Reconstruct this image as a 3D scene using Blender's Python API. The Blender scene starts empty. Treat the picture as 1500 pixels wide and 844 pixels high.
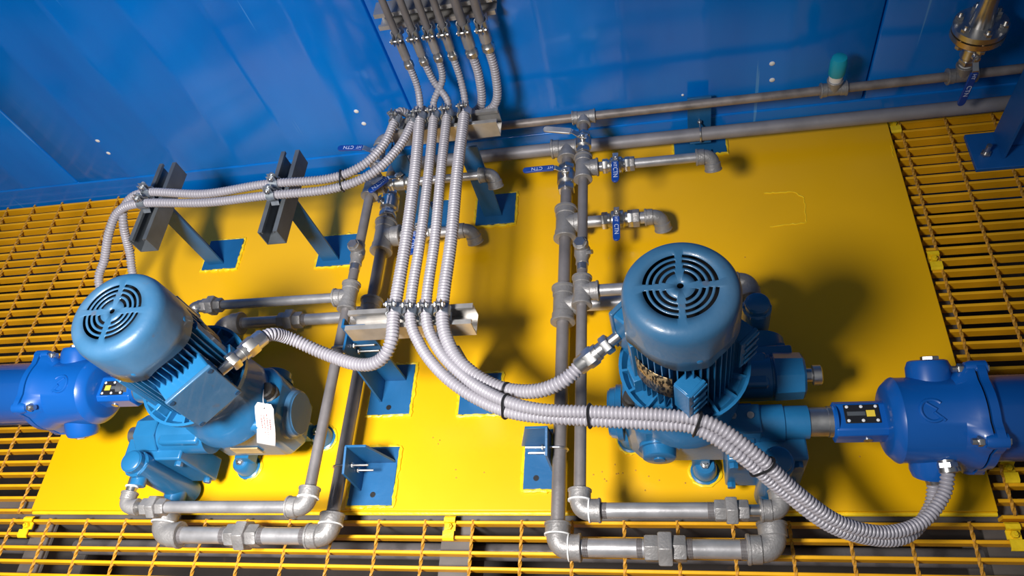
import bpy, bmesh, math, random
from mathutils import Vector as V, Matrix
random.seed(7)
D = bpy.data; COL = bpy.context.scene.collection; SC = bpy.context.scene
PI = math.pi

# ------------------------------------------------------------------ camera (solved from the deck edges and grating pitch)
F = 1085.16; CP, CY, CR = 0.9694, -0.3762, 0.3779; CH = 1.4366
cp, sp, cy_, sy_, cr, sr = math.cos(CP), math.sin(CP), math.cos(CY), math.sin(CY), math.cos(CR), math.sin(CR)
fwd = V((sy_*cp, cy_*cp, -sp)); rt = V((cy_, -sy_, 0)); dn = fwd.cross(rt)
R_ = cr*rt + sr*dn; D_ = -sr*rt + cr*dn
CAM = V((0, 0, CH))
cd = D.cameras.new('camera'); co = D.objects.new('camera', cd); COL.objects.link(co)
m = Matrix((R_, -D_, -fwd)).transposed().to_4x4(); m.translation = CAM; co.matrix_world = m
cd.sensor_width = 36; cd.lens = 36*F/1500; cd.clip_start = .02
SC.camera = co
def ray(px, py): return (R_*((px-750)/F) + D_*((py-422)/F) + fwd)
def at(px, py, z=0.):
    d = ray(px, py); return CAM + d*((z-CH)/d.z)
def aty(px, py, Y):
    d = ray(px, py); return CAM + d*(Y/d.y)

# ------------------------------------------------------------------ light
w = D.worlds.new('world'); SC.world = w; w.use_nodes = True
w.node_tree.nodes['Background'].inputs[0].default_value = (.80, .88, 1, 1)
w.node_tree.nodes['Background'].inputs[1].default_value = .11
def area(name, loc, tgt, size, power, col=(1, 1, 1)):
    l = D.lights.new(name, 'AREA'); l.shape = 'DISK'; l.size = size; l.spread = math.radians(118); l.energy = power; l.color = col
    o = D.objects.new(name, l); COL.objects.link(o); o.location = loc
    o.rotation_euler = (V(tgt)-V(loc)).to_track_quat('-Z', 'Y').to_euler(); return o
area('work_light', (-.70, -.12, 1.72), (-.95, .15, 0), .38, 27, (1, .97, .93))
vs = SC.view_settings; vs.view_transform = 'Standard'; vs.look = 'None'; vs.gamma = 1; vs.exposure = .42
vs.use_curve_mapping = False

# ------------------------------------------------------------------ materials
MATS = {}
def mat(name, col, rough=.5, metal=0., vary=.12, nscale=12., bump=0., bscale=60., col2=None, spots=0., coat=0., spec=.5):
    if name in MATS: return MATS[name]
    mt = D.materials.new(name); mt.use_nodes = True; nt = mt.node_tree; b = nt.nodes['Principled BSDF']
    b.inputs['Roughness'].default_value = rough; b.inputs['Metallic'].default_value = metal
    b.inputs['Specular IOR Level'].default_value = spec
    b.inputs['Coat Weight'].default_value = coat
    tc = nt.nodes.new('ShaderNodeTexCoord')
    n = nt.nodes.new('ShaderNodeTexNoise'); n.inputs['Scale'].default_value = nscale; n.inputs['Detail'].default_value = 6
    nt.links.new(tc.outputs['Object'], n.inputs['Vector'])
    r = nt.nodes.new('ShaderNodeValToRGB'); r.color_ramp.elements[0].position = .3; r.color_ramp.elements[1].position = .7
    c2 = col2 or tuple(min(1, c*(1+vary)) for c in col)
    r.color_ramp.elements[0].color = (*[c*(1-vary) for c in col], 1); r.color_ramp.elements[1].color = (*c2, 1)
    nt.links.new(n.outputs['Fac'], r.inputs['Fac'])
    out = r.outputs['Color']
    if spots > 0:
        n2 = nt.nodes.new('ShaderNodeTexNoise'); n2.inputs['Scale'].default_value = nscale*5; n2.inputs['Detail'].default_value = 8
        nt.links.new(tc.outputs['Object'], n2.inputs['Vector'])
        r2 = nt.nodes.new('ShaderNodeValToRGB'); r2.color_ramp.elements[0].position = .66; r2.color_ramp.elements[1].position = .72
        mx = nt.nodes.new('ShaderNodeMix'); mx.data_type = 'RGBA'
        r2.color_ramp.elements[1].color = (spots, spots, spots, 1)
        nt.links.new(n2.outputs['Fac'], r2.inputs['Fac']); nt.links.new(r2.outputs['Color'], mx.inputs[0])
        nt.links.new(out, mx.inputs[6]); mx.inputs[7].default_value = (.12, .07, .04, 1)
        out = mx.outputs[2]
    nt.links.new(out, b.inputs['Base Color'])
    rr = nt.nodes.new('ShaderNodeMapRange'); rr.inputs[3].default_value = max(.02, rough-.08); rr.inputs[4].default_value = min(1, rough+.1)
    nt.links.new(n.outputs['Fac'], rr.inputs[0]); nt.links.new(rr.outputs[0], b.inputs['Roughness'])
    if bump > 0:
        n3 = nt.nodes.new('ShaderNodeTexNoise'); n3.inputs['Scale'].default_value = bscale; n3.inputs['Detail'].default_value = 4
        nt.links.new(tc.outputs['Object'], n3.inputs['Vector'])
        bp = nt.nodes.new('ShaderNodeBump'); bp.inputs['Strength'].default_value = bump; bp.inputs['Distance'].default_value = .002
        nt.links.new(n3.outputs['Fac'], bp.inputs['Height']); nt.links.new(bp.outputs[0], b.inputs['Normal'])
    MATS[name] = mt; return mt
YEL = mat('yellow_deck_paint', (.82, .44, .001), .33, vary=.05, nscale=3, bump=.12, bscale=18)
YEDGE = mat('yellow_edge_paint', (.88, .60, .01), .4, vary=.12, nscale=40, bump=.5, bscale=120)
GRT = mat('grating_paint', (.85, .42, .006), .45, vary=.15, nscale=9, spots=.25, bump=.2)
ROD = mat('rod_paint', (.50, .24, .02), .6, vary=.3, nscale=60, spots=.6, bump=.4)
PUMP = mat('pump_blue_paint', (.014, .135, .31), .32, vary=.10, nscale=14, bump=.12, bscale=160, coat=.25)
PUMPW = mat('worn_pump_paint', (.024, .125, .265), .38, vary=.15, nscale=9, col2=(.065, .15, .26), spots=.3, bump=.12, bscale=160, coat=.2)
PDARK = mat('pump_dark_blue', (.008, .05, .12), .4, vary=.2)
BRK = mat('bracket_blue_paint', (.010, .105, .27), .4, vary=.14, nscale=10, bump=.2, bscale=80)
ACT = mat('actuator_blue_paint', (.003, .095, .40), .34, vary=.06, nscale=5, bump=.05, coat=.3)
COLM = mat('column_blue_paint', (.006, .10, .36), .45, vary=.1)
GALV = mat('grey_pipe', (.215, .20, .205), .42, .35, vary=.16, nscale=20, bump=.25, bscale=140)
CAST = mat('cast_fitting', (.29, .28, .28), .46, .45, vary=.16, nscale=30, bump=.45, bscale=220)
PIPE = mat('steel_pipe', (.38, .375, .39), .36, .55, vary=.18, nscale=26, bump=.15, bscale=90)
HPIPE = mat('header_pipe', (.26, .25, .27), .5, .2, vary=.18, nscale=14, bump=.2)
RPIPE = mat('brown_grey_pipe', (.24, .21, .20), .5, .3, vary=.3, nscale=30, bump=.3)
STN = mat('stainless', (.56, .55, .54), .30, .95, vary=.12, nscale=40, bump=.08)
BRS = mat('warm_steel', (.55, .42, .28), .25, .9, vary=.2)
ZINC = mat('zinc_channel', (.50, .48, .46), .38, .65, vary=.18, nscale=30, bump=.1)
GCH = mat('grey_channel', (.13, .145, .16), .42, .4, vary=.2, nscale=20)
CLMP = mat('zinc_clamp', (.50, .55, .61), .33, .85, vary=.2, nscale=80)
FLEX = mat('flex_conduit_grey', (.36, .345, .385), .42, .1, vary=.08, nscale=10)
BLK = mat('black_plastic', (.012, .012, .014), .4, vary=.3)
RUB = mat('dark_cap', (.03, .028, .026), .5, vary=.4, nscale=60, bump=.6)
HBL = mat('blue_handle_vinyl', (.006, .05, .30), .35, vary=.1)
WHT = mat('white_tape', (.80, .80, .80), .5, vary=.04)
TAG = mat('white_tag_card', (.86, .84, .82), .6, vary=.02)
RED = mat('tag_ink', (.22, .04, .04), .6, vary=.1)
PRNT = mat('pale_print', (.55, .62, .80), .5, vary=.05)
TEAL = mat('teal_plug', (.006, .36, .52), .45, vary=.08)
YLB = mat('yellow_label', (.85, .60, .05), .5, vary=.05)
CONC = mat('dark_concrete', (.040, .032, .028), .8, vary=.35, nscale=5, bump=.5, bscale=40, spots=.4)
BEAM = mat('beam_grey', (.10, .09, .085), .6, vary=.3, nscale=10)
CREAM = mat('cream_label', (.52, .38, .20), .5, vary=.25, nscale=20)

def plate_mat():
    mt = D.materials.new('motor_nameplate'); mt.use_nodes = True; nt = mt.node_tree; b = nt.nodes['Principled BSDF']
    tc = nt.nodes.new('ShaderNodeTexCoord'); mp = nt.nodes.new('ShaderNodeMapping'); mp.inputs['Scale'].default_value = (260, 260, 90)
    n = nt.nodes.new('ShaderNodeTexNoise'); n.inputs['Scale'].default_value = 1; n.inputs['Detail'].default_value = 2
    r = nt.nodes.new('ShaderNodeValToRGB'); e = r.color_ramp.elements
    e[0].position = .46; e[0].color = (.03, .025, .02, 1); e[1].position = .54; e[1].color = (.42, .30, .16, 1)
    nt.links.new(tc.outputs['Object'], mp.inputs[0]); nt.links.new(mp.outputs[0], n.inputs['Vector'])
    nt.links.new(n.outputs['Fac'], r.inputs[0]); nt.links.new(r.outputs[0], b.inputs['Base Color'])
    b.inputs['Metallic'].default_value = .6; b.inputs['Roughness'].default_value = .35
    return mt
NPL = plate_mat()

def wall_mat():
    mt = D.materials.new('blue_wall_paint'); mt.use_nodes = True; nt = mt.node_tree; b = nt.nodes['Principled BSDF']
    L = nt.links.new
    tc = nt.nodes.new('ShaderNodeTexCoord')
    n = nt.nodes.new('ShaderNodeTexNoise'); n.inputs['Scale'].default_value = 2.2; n.inputs['Detail'].default_value = 4
    mp = nt.nodes.new('ShaderNodeMapping'); mp.inputs['Scale'].default_value = (2.2, 1, .7); L(tc.outputs['Object'], mp.inputs[0]); L(mp.outputs[0], n.inputs['Vector'])
    r = nt.nodes.new('ShaderNodeValToRGB'); e = r.color_ramp.elements; e[0].position = .3; e[1].position = .75
    e[0].color = (.001, .145, .58, 1); e[1].color = (.001, .205, .74, 1); L(n.outputs['Fac'], r.inputs[0])
    # thin vertical scratches
    m2 = nt.nodes.new('ShaderNodeMapping'); m2.inputs['Scale'].default_value = (55, 1, 1.6); L(tc.outputs['Object'], m2.inputs[0])
    n2 = nt.nodes.new('ShaderNodeTexNoise'); n2.inputs['Scale'].default_value = 1; n2.inputs['Detail'].default_value = 2; L(m2.outputs[0], n2.inputs['Vector'])
    r2 = nt.nodes.new('ShaderNodeValToRGB'); e = r2.color_ramp.elements; e[0].position = .735; e[1].position = .76
    e[1].color = (.55, .55, .55, 1); L(n2.outputs['Fac'], r2.inputs[0])
    mx = nt.nodes.new('ShaderNodeMix'); mx.data_type = 'RGBA'; L(r2.outputs[0], mx.inputs[0]); L(r.outputs[0], mx.inputs[6]); mx.inputs[7].default_value = (.12, .38, .75, 1)
    L(mx.outputs[2], b.inputs['Base Color'])
    b.inputs['Roughness'].default_value = .16; b.inputs['Specular IOR Level'].default_value = .4; b.inputs['Coat Weight'].default_value = .08; b.inputs['Coat Roughness'].default_value = .12
    m3 = nt.nodes.new('ShaderNodeMapping'); m3.inputs['Scale'].default_value = (9, 1, .25); L(tc.outputs['Object'], m3.inputs[0])
    n3 = nt.nodes.new('ShaderNodeTexNoise'); n3.inputs['Scale'].default_value = 1.4; n3.inputs['Detail'].default_value = 3; L(m3.outputs[0], n3.inputs['Vector'])
    bp = nt.nodes.new('ShaderNodeBump'); bp.inputs['Strength'].default_value = .2; bp.inputs['Distance'].default_value = .008
    L(n3.outputs['Fac'], bp.inputs['Height']); L(bp.outputs[0], b.inputs['Normal'])
    return mt
WALL = wall_mat()

# ------------------------------------------------------------------ mesh helpers
class MB:
    def __init__(s): s.v = []; s.f = []
    def add(s, vs, fs):
        o = len(s.v); s.v += [V(v) for v in vs]; s.f += [tuple(i+o for i in f) for f in fs]; return s
    def build(s, name, mt, parent=None, bevel=0., smooth=35, solid=0., loc=None):
        me = D.meshes.new(name); me.from_pydata([tuple(v) for v in s.v], [], s.f); me.update()
        bm = bmesh.new(); bm.from_mesh(me); bmesh.ops.recalc_face_normals(bm, faces=bm.faces); bm.to_mesh(me); bm.free()
        me.materials.append(mt)
        for p in me.polygons: p.use_smooth = True
        me.set_sharp_from_angle(angle=math.radians(smooth))
        o = D.objects.new(name, me); COL.objects.link(o)
        if solid: md = o.modifiers.new('solid', 'SOLIDIFY'); md.thickness = solid
        if bevel:
            md = o.modifiers.new('bevel', 'BEVEL'); md.width = bevel; md.segments = 2; md.limit_method = 'ANGLE'; md.angle_limit = math.radians(40)
            md.harden_normals = False
        if parent is not None: o.parent = parent
        if loc is not None: o.location = loc
        return o
def basis(axis, up=None):
    a = V(axis).normalized()
    if up is None: up = V((0, 0, 1)) if abs(a.z) < .9 else V((1, 0, 0))
    u = V(up); u = (u - a*u.dot(a)).normalized(); return a, u, a.cross(u)
def box(mb, c, s, rot=None):
    c = V(c); vs = []
    for x in (-1, 1):
        for y in (-1, 1):
            for z in (-1, 1):
                p = V((x*s[0]/2, y*s[1]/2, z*s[2]/2))
                if rot is not None: p = rot @ p
                vs.append(c+p)
    return mb.add(vs, [(0, 1, 3, 2), (4, 6, 7, 5), (0, 4, 5, 1), (2, 3, 7, 6), (0, 2, 6, 4), (1, 5, 7, 3)])
def lathe(mb, o, axis, prof, n=20, up=None, ph=0., fn=None):
    """prof: list of (t along axis, r); r==0 ends are capped by a fan"""
    a, u, w_ = basis(axis, up); o = V(o); vs = []; fs = []
    for t, r in prof:
        for k in range(n):
            th = 2*PI*k/n + ph; rr = r if fn is None else fn(t, r, th)
            vs.append(o + a*t + u*(rr*math.cos(th)) + w_*(rr*math.sin(th)))
    for i in range(len(prof)-1):
        for k in range(n):
            k2 = (k+1) % n; fs.append((i*n+k, i*n+k2, (i+1)*n+k2, (i+1)*n+k))
    fs.append(tuple(range(n))[::-1]); fs.append(tuple((len(prof)-1)*n+k for k in range(n)))
    return mb.add(vs, fs)
def cyl(mb, a, b, r, n=16, r2=None, ph=0.):
    a = V(a); b = V(b); L = (b-a).length
    return lathe(mb, a, b-a, [(0, r), (L, r if r2 is None else r2)], n, ph=ph)
def sweep(mb, pts, rad, n=12, cap=True, twist=0.):
    pts = [V(p) for p in pts]; N = len(pts)
    if not hasattr(rad, '__len__'): rad = [rad]*N
    t = [(pts[min(i+1, N-1)]-pts[max(i-1, 0)]).normalized() for i in range(N)]
    a, u, _ = basis(t[0]); vs = []; fs = []
    for i in range(N):
        u = (u - t[i]*u.dot(t[i])).normalized(); w_ = t[i].cross(u)
        for k in range(n):
            th = 2*PI*k/n + twist*i; vs.append(pts[i] + (u*math.cos(th)+w_*math.sin(th))*rad[i])
    for i in range(N-1):
        for k in range(n):
            k2 = (k+1) % n; fs.append((i*n+k, i*n+k2, (i+1)*n+k2, (i+1)*n+k))
    if cap: fs.append(tuple(range(n))[::-1]); fs.append(tuple((N-1)*n+k for k in range(n)))
    return mb.add(vs, fs)
def prism(mb, poly, d):
    """poly: list of 3D points (planar), extruded by vector d"""
    n = len(poly); d = V(d); vs = [V(p) for p in poly] + [V(p)+d for p in poly]
    fs = [tuple(range(n))[::-1], tuple(range(n, 2*n))] + [(i, (i+1) % n, n+(i+1) % n, n+i) for i in range(n)]
    return mb.add(vs, fs)
def spline(P, step=.004):
    P = [V(p) for p in P]; Q = [2*P[0]-P[1]] + P + [2*P[-1]-P[-2]]; out = []
    for i in range(1, len(Q)-2):
        p0, p1, p2, p3 = Q[i-1:i+3]; K = 24
        for k in range(K):
            t = k/K; out.append(.5*((2*p1)+(p2-p0)*t+(2*p0-5*p1+4*p2-p3)*t*t+(3*p1-p0-3*p2+p3)*t**3))
    out.append(P[-1])
    res = [out[0]]; acc = 0.; want = step                      # resample evenly
    for i in range(1, len(out)):
        seg = (out[i]-out[i-1]).length
        while acc+seg >= want:
            res.append(out[i-1].lerp(out[i], (want-acc)/seg)); want += step
        acc += seg
    return res
def hexn(mb, o, axis, L, r, ph=0.): return lathe(mb, o, axis, [(0, r*.94), (L*.12, r), (L*.88, r), (L, r*.94)], 6, ph=ph)
def root(name, label, cat, loc=(0, 0, 0), group=None, rz=0.):
    o = D.objects.new(name, None); COL.objects.link(o); o.location = loc; o.rotation_euler = (0, 0, rz); o.empty_display_size = .05
    o['label'] = label; o['category'] = cat
    if group: o['group'] = group
    return o
def localise(o, e):      # mesh written in world coordinates under an empty that stands elsewhere
    o.parent = e; o.matrix_parent_inverse = (Matrix.Translation(e.location) @ Matrix.Rotation(e.rotation_euler.z, 4, 'Z')).inverted(); return o
def struct(o): o['kind'] = 'structure'; return o
X, Y, Z = V((1, 0, 0)), V((0, 1, 0)), V((0, 0, 1))

# ------------------------------------------------------------------ setting: wall
WY = 1.345
wall = D.objects.new('wall_back', None); COL.objects.link(wall); wall.location = (0, WY, 0); struct(wall)
mb = MB(); box(mb, (0, WY+.05, 1.0), (9, .03, 3.2)); localise(mb.build('wall_backing', COLM), wall)
seams = [-3.87, -2.78, -1.694, -.608, .472, 1.56, 2.65]
for a, b in zip(seams, seams[1:]):
    mb = MB(); n = 13; vs = []; g = .0022
    # folded panel: shallow stiffening ribs across the width
    prof = [(a+g, .028), (a+g, .003), (a+g+.003, 0)]
    k = 6
    for i in range(1, k):
        xr = a + (b-a)*i/k
        prof += [(xr-.016, 0), (xr-.010, -.0012), (xr+.010, -.0012), (xr+.016, 0)]
    prof += [(b-g-.003, 0), (b-g, .003), (b-g, .028)]
    mb.add([(x, WY+y, z) for z in (.06, 2.6) for x, y in prof], [(i, i+1, len(prof)+i+1, len(prof)+i) for i in range(len(prof)-1)])
    localise(mb.build('wall_panel', WALL, smooth=50), wall)
for px, py in [(143, 206), (159, 224), (522, 163), (533, 181), (1131, 93), (1131, 117), (1000, 139)]:
    p = aty(px, py, WY); mb = MB(); r = .0032 if px == 1000 else .0062
    lathe(mb, p+Y*.001, -Y, [(0, r), (.002, r), (.0035, r*.6), (.004, .0005)], 10); localise(mb.build('rivet', WHT), wall)
mb = MB(); prism(mb, [(-3.8, WY+.03, -.03), (-3.8, WY-.003, -.03), (-3.8, WY-.003, .056), (-3.8, WY, .059), (-3.8, WY+.03, .059)], (6.4, 0, 0))
struct(mb.build('baseboard_back', WALL, bevel=.002))
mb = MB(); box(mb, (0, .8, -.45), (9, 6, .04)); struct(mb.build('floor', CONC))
# steelwork under the grating
for i, x in enumerate((-2.2, -1.45, -.455, .545, 1.3)):
    mb = MB(); box(mb, (x, .45, -.050), (.06, 1.75, .006)); box(mb, (x, .45, -.11), (.008, 1.75, .12)); box(mb, (x, .45, -.17), (.06, 1.75, .006))
    struct(mb.build('trim_%d' % (i+1), BEAM))
mb = MB(); box(mb, (-.5, .405, -.10), (4.2, .05, .12)); struct(mb.build('trim_6', BEAM))
mb = MB(); cyl(mb, (-2.4, .352, -.16), (1.6, .352, -.16), .018); struct(mb.build('trim_7', GALV))

# ------------------------------------------------------------------ deck plate
x0, x1, y0, y1 = -1.4599, .5317, .396, 1.322
deck = root('deck_plate', 'large yellow painted steel plate that carries both pumps', 'steel plate', ((x0+x1)/2, (y0+y1)/2, 0))
mb = MB(); box(mb, ((x0+x1)/2, (y0+y1)/2, -.006), (x1-x0, y1-y0, .012)); localise(mb.build('plate', YEL, bevel=.0015), deck)
mb = MB(); sweep(mb, [(x0, y0-.002, -.010), (x1, y0-.002, -.010)], .0045, 8); localise(mb.build('front_weld', YEDGE), deck)
def bead(path, r=.0035, seed=0, closed=False):
    rnd = random.Random(seed); mb = MB(); P = []
    pts = [V(p) for p in path]
    if closed: pts.append(pts[0])
    for a, b in zip(pts, pts[1:]):
        n = max(2, int((b-a).length/.006))
        for k in range(n): P.append(a.lerp(b, k/n)+V((rnd.uniform(-.0016, .0016), rnd.uniform(-.0016, .0016), 0)))
    P.append(pts[-1]); sweep(mb, P, [r*rnd.uniform(.6, 1.45) for _ in P], 7); return mb
q = [at(px, py, .0005) for px, py in [(1120, 283), (1163, 281), (1178, 290), (1181, 326), (1128, 332)]]
localise(bead(q[:3], .0012, 3).build('weld_scar', YEDGE), deck); localise(bead(q[2:], .0012, 4).build('weld_scar', YEDGE), deck)
q = [at(px, py, .0003) for px, py in [(1306, 213), (1309, 230)]]
localise(bead(q, .001, 3).build('weld_scar', YEDGE), deck)
for i in range(26):
    px, py = random.choice([(880, 705), (900, 690), (990, 715), (700, 690), (640, 640), (1060, 380), (1240, 670), (960, 705)])
    p = at(px+random.uniform(-35, 35), py+random.uniform(-14, 14), 0); mb = MB()
    lathe(mb, p-Z*.001, Z, [(0, .002), (.0016, .0016), (.0022, .0004)], 6); localise(mb.build('weld_spatter', ROD), deck)

# ------------------------------------------------------------------ gratings
ZG = -.014
def grating(label, xa, xb, ys, rods, ya, yb):
    e = root('floor_grating', label, 'grating', ((xa+xb)/2, (ya+yb)/2, ZG))
    mb = MB(); prism(mb, [(xa, -.0020, -.001), (xa, .0020, -.001), (xa, .0032, -.0022), (xa, .0032, -.025), (xa, .0018, -.026), (xa, -.0018, -.026), (xa, -.0032, -.025), (xa, -.0032, -.0022)], (xb-xa, 0, 0))
    first = None
    for y in ys:
        if first is None: first = localise(mb.build('bearing_bar', GRT), e); first.location = (0, y, ZG); continue
        o = first.copy(); COL.objects.link(o); o.location = (0, y, ZG)
    n = max(2, int((yb-ya)/.0075)); mb = MB(); sweep(mb, [(0, ya+(yb-ya)*i/n, -.002) for i in range(n+1)], .0037, 4, twist=PI/4.2)
    first = None
    for x in rods:
        if first is None: first = localise(mb.build('cross_rod', ROD, smooth=20), e); first.location = (x, 0, ZG); continue
        o = first.copy(); COL.objects.link(o); o.location = (x, 0, ZG)
    return e
grating('yellow bar grating filling the floor left of the yellow plate', -2.5, x0-.012, [1.3325-.0291*i for i in range(33)], [-2.407+.1*i for i in range(10)], .392, 1.344)
grating('yellow bar grating filling the floor right of the yellow plate', x1+.010, 1.45, [1.328-.0284*i for i in range(34)], [.562+.1*i for i in range(9)], .392, 1.344)
grating('yellow bar grating along the front edge of the yellow plate', -2.5, 1.45, [.3775-.0293*i for i in range(14)], [-2.4131+.1*i for i in range(39)], -.02, .382)
def clip(px, py, label, vert=False):
    p = at(px, py, ZG+.003); e = root('grating_clip', label, 'clip', (p.x, p.y, ZG), rz=PI/2 if vert else 0)
    mb = MB(); L = .048; w2 = .023
    prof = [(-L/2, 0), (-L/2+.004, .004), (-.006, .004), (-.004, -.004), (.010, -.004), (.012, .004), (L/2-.004, .004), (L/2, 0)]
    mb.add([(sx*w2/2, y, z+dz) for dz in (0, .003) for sx in (-1, 1) for y, z in prof], [])
    n = len(prof)
    for i in range(n-1):
        mb.f += [(i, i+1, n+i+1, n+i), (2*n+i, 3*n+i, 3*n+i+1, 2*n+i+1), (i, 2*n+i, 2*n+i+1, i+1), (n+i, n+i+1, 3*n+i+1, 3*n+i)]
    mb.f += [(0, n, 3*n, 2*n), (n-1, 3*n-1, 4*n-1, 2*n-1)]
    mb.build('saddle', YEDGE, e)
    mb = MB(); hexn(mb, (0, .003, 0), Z, .007, .0065); cyl(mb, (0, .003, .006), (0, .003, .011), .003, 10); mb.build('bolt', YEDGE, e)
clip(38, 772, 'yellow grating clip below the front left corner of the plate')
clip(658, 774, 'yellow grating clip on the front grating midway between the pumps')
clip(1487, 786, 'yellow grating clip at the front right corner of the plate')
clip(1478, 688, 'yellow grating clip right of the plate, under the right actuator')
clip(1369, 381, 'yellow grating clip halfway up the right edge of the plate')
clip(1310, 183, 'yellow grating clip at the far right corner of the plate')

# ------------------------------------------------------------------ fittings
def elbow(mb, c, da, db, r, rl=None, collar=True):
    """90 degree elbow at corner c, arms toward da and db"""
    c, da, db = V(c), V(da), V(db); R = r*1.25; L = R+r*1.35
    pts = [c+da*L, c+da*(R+r*.25)]; k = 8
    ce = c+da*R+db*R
    for i in range(k+1):
        th = PI/2*i/k; pts.append(ce - db*R*math.cos(th) - da*R*math.sin(th))
    pts += [c+db*(R+r*.25), c+db*L]
    sweep(mb, pts, r*1.24, 18)
    if collar:
        for d in (da, db):
            lathe(mb, c+d*(R-.1*r), d, [(0, r*1.22), (r*.12, r*1.38), (r*1.15, r*1.40), (r*1.18, r*1.50), (r*1.40, r*1.50), (r*1.48, r*1.42), (r*1.48, r*1.02)], 24)
def tee(mb, c, main, br, r):
    c, main, br = V(c), V(main), V(br)
    cyl(mb, c-main*r*2.3, c+main*r*2.3, r*1.24, 18); cyl(mb, c, c+br*r*2.2, r*1.22, 18)
    for d in (main, -main, br):
        lathe(mb, c+d*r*1.15, d, [(0, r*1.2), (r*.12, r*1.34), (r*.95, r*1.36), (r*1.0, r*1.50), (r*1.25, r*1.50), (r*1.32, r*1.42), (r*1.32, r*.8), (r*1.2, r*.78)], 24)
def union(mb, c, axis, r):
    c, a = V(c), V(axis); hexn(mb, c-a*r*.75, a, r*1.5, r*2.0, ph=.25)
    hexn(mb, c+a*r*.7, a, r*1.5, r*1.45); hexn(mb, c-a*r*2.2, a, r*1.5, r*1.5, ph=.1)
def threads(mb, a, axis, r, L=.010):
    k = 5; a = V(a); axis = V(axis).normalized(); prof = []
    for i in range(k): prof += [(L*i/k, r*1.0), (L*(i+.5)/k, r*1.07)]
    prof.append((L, r*1.0)); lathe(mb, a, axis, prof, 16)
TXT = {}
def text_mesh(body, size):
    key = (body, size)
    if key in TXT: return TXT[key]
    cu = D.curves.new('lettering', 'FONT'); cu.body = body; cu.size = size; cu.align_x = 'CENTER'; cu.align_y = 'CENTER'; cu.extrude = .0003
    o = D.objects.new('t', cu); COL.objects.link(o); bpy.context.view_layer.update()
    me = D.meshes.new_from_object(o.evaluated_get(bpy.context.evaluated_depsgraph_get())); D.objects.remove(o); D.curves.remove(cu)
    me.name = 'lettering'; me.materials.clear(); me.materials.append(PRNT); TXT[key] = me; return me
def valve(e, c, axis, r, hdir, hlen=.075, grip=HBL, text=True, up=Z, kink=.012, hw=.016, blade=True):
    """ball valve: body at c along axis, stem along up, lever toward hdir"""
    c, a, h, up = V(c), V(axis), V(hdir).normalized(), V(up)
    mb = MB(); L = r*2.6
    lathe(mb, c-a*L, a, [(0, r*1.25), (L*.5, r*1.25), (L*.62, r*1.62), (L*1.38, r*1.62), (L*1.5, r*1.25), (2*L, r*1.25)], 20)
    hexn(mb, c-a*L*1.05, a, L*.42, r*1.5); hexn(mb, c+a*L*.63, a, L*.42, r*1.5)
    cyl(mb, c, c+up*(r*2.05), r*.62, 14); b = mb.build('ball_valve', STN, bevel=.0006); localise(b, e)
    top = c+up*(r*2.2); side = up.cross(h).normalized()
    mb = MB(); cyl(mb, top-up*.004, top+up*.008, .0035, 10); hexn(mb, top+up*.001, up, .005, .0065)
    s = .006
    pr = [top-h*.012, top+h*.006, top+h*.020+up*kink, top+h*(.020+.012)+up*kink]
    vs = []
    for p in pr:
        for sd in (-1, 1):
            for uu in (0, 1): vs.append(p+side*sd*s+up*uu*.0022)
    fs = []
    for i in range(3):
        o = i*4; fs += [(o, o+4, o+6, o+2), (o+1, o+3, o+7, o+5), (o, o+1, o+5, o+4), (o+2, o+6, o+7, o+3)]
    fs += [(0, 2, 3, 1), (12, 13, 15, 14)]
    mb.add(vs, fs); lv = mb.build('lever', STN); lv.parent = b
    g0 = top+h*.026+up*(kink+.001); g1 = top+h*(.026+hlen-.012)+up*(kink+.001)
    poly = []; w2 = hw/2
    for k in range(7):
        th = PI/2+PI*k/6; poly.append(g0+side*w2*math.sin(th)+h*w2*math.cos(th)*.35)
    for k in range(7):
        th = -PI/2+PI*k/6; poly.append(g1+side*w2*math.sin(th)+h*w2*math.cos(th))
    mb = MB(); prism(mb, [p-up*.0025 for p in poly], up*.005); gp = mb.build('grip', grip, bevel=.001); gp.parent = b
    if text:
        t = D.objects.new('lettering', text_mesh('CTN', .0135)); COL.objects.link(t); t.parent = b
        mm = Matrix((h, up.cross(h), up)).transposed().to_4x4(); mm.translation = (g0+g1)/2+up*.0027+h*.006; t.matrix_world = mm
        t2 = D.objects.new('lettering', text_mesh('HT', .0105)); COL.objects.link(t2); t2.parent = b
        mm = mm.copy(); mm.translation = g0+h*.007+up*.0027; t2.matrix_world = mm
    return b
def tube(e, a, b, r, m=PIPE, name='pipe'):
    mb = MB(); cyl(mb, a, b, r, 20); return localise(mb.build(name, m), e)
def fit(e, name, fn, *args, m=CAST):
    mb = MB(); fn(mb, *args); return localise(mb.build(name, m, bevel=.0008 if name == 'union' else 0), e)
def tape(e, c, axis, r):
    mb = MB(); lathe(mb, V(c)-V(axis)*.0012, axis, [(0, r*.9), (0, r), (.0024, r), (.0024, r*.9)], 20); return localise(mb.build('thread_tape', WHT), e)

ZB, ZS = .06, .18
RB, RS, RB2, RS2 = .0138, .0108, .0168, .0130
YH, YHS = 1.285, 1.265
xRB = at(824, 500, ZB).x; xRS = at(851, 560, ZS).x
xLB = at(533, 505, ZB).x; xLS = at(497, 505, ZS).x

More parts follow.
